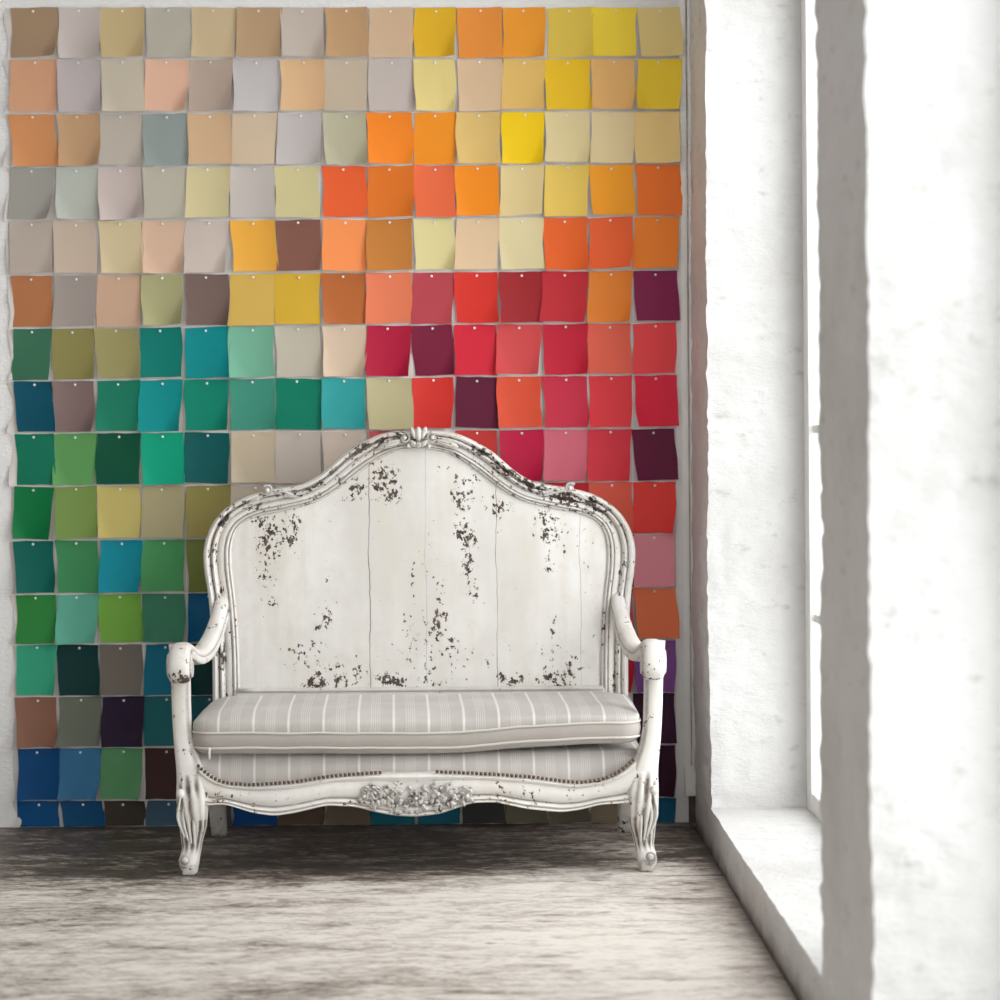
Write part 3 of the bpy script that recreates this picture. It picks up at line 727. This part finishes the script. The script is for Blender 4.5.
for s_ in (-1, 1):
    b = MB(); rows = []
    for q in catmull(POST, 40):
        xo, z = fx(q[1], q[0], q[3] + .02); xi, _ = fx(q[2], q[0], q[3] + .02); y = q[3]; cxm, hw = (xo + xi) / 2, (xo - xi) / 2
        dep = .024 + .010 * sstep(.45, .25, z); row = []
        for a in range(24):
            th = 2 * PI * a / 24; ct, st_ = math.cos(th), math.sin(th)
            ex = abs(ct) ** .62 * (1 if ct > 0 else -1); ey = abs(st_) ** .62 * (1 if st_ > 0 else -1)
            x = cxm + hw * ex; yy = y + .022 + dep * ey
            dd = 0.0
            if st_ < -.3 and abs(ct + .62) < .12: dd = .6; yy += .0025
            row.append(((FCX + s_ * x, yy, z), max(0, wearn(s_ * x, yy, z, .42, .45)), dd))
        rows.append(row)
    ids = b.grid(rows, wu=True, flip=(s_ < 0))
    b.cap(ids[0], flip=(s_ > 0)); b.cap(ids[-1], flip=(s_ < 0))
    b.build('arm_support', M['paint'], sofa)
    # cabriole leg with acanthus flutes and a scrolled toe
    b = MB(); rows = []; NA = 96
    LP = catmull(LEG, 64); zb0 = fx(0, 876)[1]
    for q in LP:
        xo, z = fx(q[1], q[0]); xi, _ = fx(q[2], q[0]); y = q[3]; cxm, hw = (xo + xi) / 2, (xo - xi) / 2
        z = max(0.0, (z - zb0) * (fx(0, 770)[1]) / (fx(0, 770)[1] - zb0))
        amp = .15 * sstep(.30, .235, z) * sstep(.045, .09, z); row = []
        for a in range(NA):
            th = 2 * PI * a / NA; ct, st_ = math.cos(th), math.sin(th)
            ex = abs(ct) ** .8 * (1 if ct > 0 else -1); ey = abs(st_) ** .8 * (1 if st_ > 0 else -1)
            fl = math.cos(th * 11 + 2.2 * math.sin(z * 16) + (1.2 if ct > 0 else 0))
            side = .25 + .75 * sstep(-.55, .1, ct + .5 * nz(z * 9, s_, 1))  # flutes mainly on the outer side of the knee
            side = side if z > .15 else 1.0
            k = 1 - amp * side * (.5 - .5 * fl) ** 1.5
            x = cxm + hw * ex * k; yy = y + .026 + (hw * .92 + .002) * ey * k
            row.append(((FCX + s_ * x, yy, z), max(0, wearn(s_ * x, yy, z, .46, .4)), min(1, amp * 10 * side * (.5 - .5 * fl) ** 1.3)))
        rows.append(row)
    ids = b.grid(rows, wu=True, flip=(s_ < 0))
    b.cap(ids[0], flip=(s_ > 0)); b.cap(ids[-1], flip=(s_ < 0))
    xk, zk = fx(181, 788)                  # curled tip at the top of the acanthus
    b.ball((FCX + s_ * xk, -.028, zk), (.012, .012, .014), 12, 8, .3, 0)
    for k in range(4):                     # raised leaf stems
        x0_, z0_ = fx(181 + k * 4.2, 792 + k * 4); x1_, z1_ = fx(185 + k * 3.2, 832 + k * 3); xm, zm = fx(178.5 + k * 5.2, 812 + k * 3)
        b.tube([(FCX + s_ * p[0], -.034 + .010 * t2 + .004 * k * .2, p[1]) for t2, p in [(i / 14, np.array(catmull([(x0_, z0_), (xm, zm), (x1_, z1_)], 15)[i])) for i in range(15)]], [.0048 - .002 * abs(i / 7 - 1) for i in range(15)], 7, .3, .1)
    leg = b.build('leg', M['paint'], sofa)
    b = MB(); xt, zt_ = fx(185.2, 862); yt = -.030
    spiral(b, (FCX + s_ * xt, yt, .043), .0165, 1.5, s_, -PI * .6, .0048, .004, .3, .6)
    b.ball((FCX + s_ * xt, yt - .005, .043), .010, 10, 8, .3, .35)
    xm_, _ = fx(188.2, 870)
    b.box((FCX + s_ * xm_ - .018, -.026, .0), (FCX + s_ * xm_ + .018, .024, .028), w=.65, d=.3, bev=.006)
    b.build('toe', M['paint'], leg)
    # rear leg, splayed back
    b = MB(); rows = []
    for i in range(16):
        t = i / 15; z = .31 * (1 - t); xc = BCX + s_ * (.622 - .004 * t); yc = LB + .03 + .06 * t * t - .012 * math.sin(PI * t)
        hw = .032 - .008 * t; row = []
        for a in range(20):
            th = 2 * PI * a / 20; ct, st_ = math.cos(th), math.sin(th)
            x = xc + hw * abs(ct) ** .7 * (1 if ct > 0 else -1); yy = yc + hw * abs(st_) ** .7 * (1 if st_ > 0 else -1)
            row.append(((x, yy, z), max(0, wearn(x, yy, z, .62, .4)), .22))
        rows.append(row)
    ids = b.grid(rows, wu=True, flip=False); b.cap(ids[0], flip=True); b.cap(ids[-1])
    b.build('leg', M['paint'], sofa)
    # side rail between front and rear leg
    b = MB(); rows = []
    for i in range(20):
        t = i / 19; y = .03 + (LB - .0) * t; zt2 = .285 + .03 * t; zb2 = .20 + .035 * math.sin(PI * t); xo = FCX + s_ * (.628 + .01 * math.sin(PI * t) - .02 * t)
        rows.append([((xo + s_ * .016, y, zt2), .3, 0), ((xo - s_ * .02, y, zt2), .3, 0), ((xo - s_ * .02, y, zb2), .3, 0), ((xo + s_ * .016, y, zb2), .3, .1), ((xo + s_ * .022, y, (zt2 + zb2) / 2), .3, 0)])
    ids = b.grid(rows, wu=True, flip=(s_ < 0)); b.cap(ids[0], flip=(s_ > 0)); b.cap(ids[-1], flip=(s_ < 0))
    b.build('side_rail', M['paint'], sofa, angle=35)

# --- serpentine front rail
TOPC = [(188,757),(196,765),(204.6,773),(214,780),(228,784.5),(254,785.8),(295.6,782.5),(332,776.5),(376,773),(400,773),(436,772),(490,774.5),(532,777.5),(560,781.5),(580,783.5),(604,780),(620,773),(634,760.5),(642,753)]
BOTC = [(190,806),(207,806),(225,804),(240,808.5),(254,813),(275,815.8),(295.6,812.5),(327,804.8),(355,806),(376,811.5),(395,815),(415,816),(439,813.5),(455,808),(472,802),(496,801.5),(526,808.5),(562,812),(580,809.5),(600,804.5),(628,803.5),(645,804)]
def curve1(P):
    Q = [S(px, py, SY - .01) for px, py in P]; xs = np.linspace(Q[0][0], Q[-1][0], 400); zs = np.interp(xs, [q[0] for q in Q], [q[1] for q in Q])
    k = np.hanning(21); k /= k.sum(); zs = np.convolve(np.pad(zs, 10, mode='edge'), k, mode='valid')
    return lambda x: float(np.interp(x, xs, zs))
ztp, zbt = curve1(TOPC), curve1(BOTC)
XL, XR = S(200, 790, SY)[0], S(636, 790, SY)[0]; XM = (XL + XR) / 2
def rail_y(x): return -.008 - .020 * (1 - ((x - XM) / (XR - XM)) ** 2)
RP = [(0, .045, 0), (0, .002, .1), (.02, -.005, 0), (.07, -.010, 0), (.13, -.008, 0), (.18, -.004, .12), (.30, -.007, 0), (.48, -.0095, 0), (.62, -.006, 0), (.69, -.001, .15), (.715, .001, .8), (.735, .0, .5), (.76, -.008, 0), (.82, -.0125, 0), (.87, -.010, .1), (.885, -.006, .7), (.90, -.010, 0), (.95, -.012, 0), (.985, -.006, 0), (1.0, .004, .2), (1.0, .045, .2)]
b = MB(); rows = []; NX = 150
for i in range(NX + 1):
    x = XL + (XR - XL) * i / NX; zt2, zb2 = ztp(x), zbt(x); row = []
    for t, dy, d in RP:
        z = zt2 + (zb2 - zt2) * t; y = rail_y(x) + dy * 1.1
        row.append(((x, y, z), max(0, wearn(x, y, z, .32 + .22 * t, .42) + .25 * math.exp(-((x - .17) / .07) ** 2) * sstep(.6, .8, t)), d))
    rows.append(row)
ids = b.grid(rows, wu=True, flip=True); b.cap(ids[0]); b.cap(ids[-1], flip=True)
b.build('front_rail', M['paint'], sofa, angle=50)
# carved flower and leaves in the middle of the rail
b = MB(); r2 = random.Random(3)
cxp = S(416, 795, SY)[0]; zc = S(416, 796, SY)[1]
for k in range(150):
    s_ = 1 if k % 2 else -1; u = r2.random() ** .8
    x = cxp + s_ * u * .150; ampz = .048 * (1 - .55 * u)
    z = zc + r2.uniform(-1, 1) * ampz + .006 * u; z = min(z, ztp(x) - .020); z = max(z, zbt(x) + .019)
    ang = (0 if s_ > 0 else PI) + r2.uniform(-1.2, 1.2)
    leaf(b, (x, rail_y(x) - .008 - .006 * r2.random(), z), ang, r2.uniform(.012, .022), r2.uniform(.004, .008), r2.uniform(.004, .010), r2.uniform(.30, .85), .55, r2.uniform(-1, 1), 3)
for k in range(8):
    a = 2 * PI * k / 8
    leaf(b, (cxp + .008 * math.cos(a), rail_y(cxp) - .014, zc + .008 * math.sin(a)), a, .017, .007, .006, .8, .9, .4)
b.ball((cxp, rail_y(cxp) - .018, zc), .006, 10, 8, .5, .3)
for s_ in (-1, 1):
    for q in range(3):
        spiral(b, (cxp + s_ * (.062 + .04 * q), rail_y(cxp + s_ * .08) - .012, zc + (.012, -.014, .006)[q]), .012 - .001 * q, 1.3, s_, r2.random() * 6, .0042, .006, .6, .6)
b.build('rail_carving', M['paint'], sofa)

# --- seat upholstery under the cushion
b = MB(); rows = []; NX = 90
XA, XB = S(190, 760, SY)[0], S(643, 760, SY)[0]
for i in range(NX + 1):
    x = XA + (XB - XA) * i / NX; zl = ztp(x) - .016; row = []
    for k in range(9):
        t = k / 8; z = zl + (.322 - zl) * t
        y = rail_y(x) + .050 - .012 * math.sin(PI * min(1, t * .9)) ** .8 + .022 * t ** 3
        row.append(((x, y, z), .15 + .25 * sstep(.25, .0, t), 0))  # shade beneath the cushion painted in, deeper towards the rail
    for y in (.06, .15, .35, LB + .0): row.append(((x, y, .328), 0, 0))
    rows.append(row)
b.grid(rows)
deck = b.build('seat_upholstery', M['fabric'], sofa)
nb = MB(); nb.ball((0, 0, 0), (.0050, .0042, .0050), 10, 7); nail_mesh = None
xs_n = []; x = S(199, 768, SY)[0]
while x < S(636, 762, SY)[0]:
    px = (x + SX) * FPX / SY + PU
    if not (379 < px < 434): xs_n.append(x)
    sl = (ztp(x + .002) - ztp(x - .002)) / .004; x += .01215 / math.sqrt(1 + sl * sl)
for x in xs_n:
    if nail_mesh is None:
        no = nb.build('nailhead', M['nail'], sofa); nail_mesh = no.data
    else:
        no = bpy.data.objects.new('nailhead', nail_mesh); COL.objects.link(no); no.parent = sofa
    no.location = (x, rail_y(x) - .006, ztp(x) + .0045)

# --- loose cushion
CXc = (S(190.5, 735, SY + .02)[0] + S(641.5, 735, SY + .02)[0]) / 2; CHW = (S(641.5, 735, SY + .02)[0] - S(190.5, 735, SY + .02)[0]) / 2 - .004
CY0, CY1 = -.002, LB - .012; CYm = (CY0 + CY1) / 2; CHD = (CY1 - CY0) / 2
def rrect(hw, hd, r, n=180):
    segs = [(hw - r, hd - r, 0), (-(hw - r), hd - r, PI / 2), (-(hw - r), -(hd - r), PI), (hw - r, -(hd - r), 1.5 * PI)]
    corner = []
    for cx, cy, a0 in segs: corner += [(cx + r * math.cos(a0 + k * PI / 16), cy + r * math.sin(a0 + k * PI / 16)) for k in range(9)]
    P = [np.array(p) for p in corner]; L = [0]
    for i in range(len(P)): L.append(L[-1] + np.linalg.norm(P[(i + 1) % len(P)] - P[i]))
    out = []
    for k in range(n):
        s = L[-1] * k / n; i = max(j for j in range(len(P)) if L[j] <= s); t = (s - L[i]) / max(1e-9, L[i + 1] - L[i])
        out.append(P[i] + (P[(i + 1) % len(P)] - P[i]) * t)
    return out
RR = rrect(CHW, CHD, .055)
def sag(x):                                # the front seam dips towards the middle and rises at the right end
    return -.001 + .022 * sstep(.0, .62, x) - .004 * math.exp(-((x + .05) / .3) ** 2) + .002 * nz(x * 6, 1, 2)
ZB, ZS = .351, .394; HC = .054
b = MB(); rows = []
def ringp(r_, z, w=0, d=0, bulge=0.0):
    row = []
    for p in RR:
        mx_ = max(-(CHW - CHD), min(CHW - CHD, p[0])); q = np.array([mx_, 0.0])
        v = p - q; L = np.linalg.norm(v); v = q + v * (r_ + bulge / max(.05, L))
        row.append(((CXc + v[0], CYm + v[1], z + sag(v[0]) * (1 - .8 * sstep(ZS, ZS + HC * .9, z)) + .0025 * nz(v[0] * 7, v[1] * 9, z * 9)), w, d))
    return row
for r_, dz in ((.80, -.020), (.90, -.0195), (.945, -.018), (.972, -.013), (.990, -.006), (1, .0)): rows.append(ringp(r_, ZB + dz, .15, 1))  # underside and boxing: plain darker cloth plus shade put into its colour
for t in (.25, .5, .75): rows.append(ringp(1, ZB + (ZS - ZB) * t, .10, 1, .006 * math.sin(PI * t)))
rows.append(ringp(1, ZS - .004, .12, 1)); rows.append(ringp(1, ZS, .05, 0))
for k in range(1, 19):
    r_ = 1 - (k / 18) ** 2.1 * .97
    rows.append(ringp(r_, ZS + HC * (1 - r_ ** 7) ** .46, 0, 0, .010 * max(0, 1 - abs(k - 4) / 4)))
ids = b.grid(rows, wu=True)
b.cap(ids[0], flip=True); b.cap(ids[-1])
cush = b.build('cushion', M['fabric'], sofa)
for z in (ZB, ZS - .002):
    b = MB(); b.tube([(p[0][0], p[0][1], p[0][2] + .0015 * nz(p[0][0] * 14, 2, z * 50)) for p in ringp(1, z, 0, 0, .0025)], .0036, 7, closed=True)
    b.build('piping', M['piping'], cush)
zx, zz = S(210, 753, SY)
b = MB(); b.box((zx - .003, -.016, zz - .016), (zx + .003, -.011, zz + .012), bev=.0012); b.ball((zx, -.014, zz + .012), .0045, 8, 6)
o = b.build('zip_pull', M['seam'], cush); o['label'] = 'small pale metal zip pull on the cushion edge'
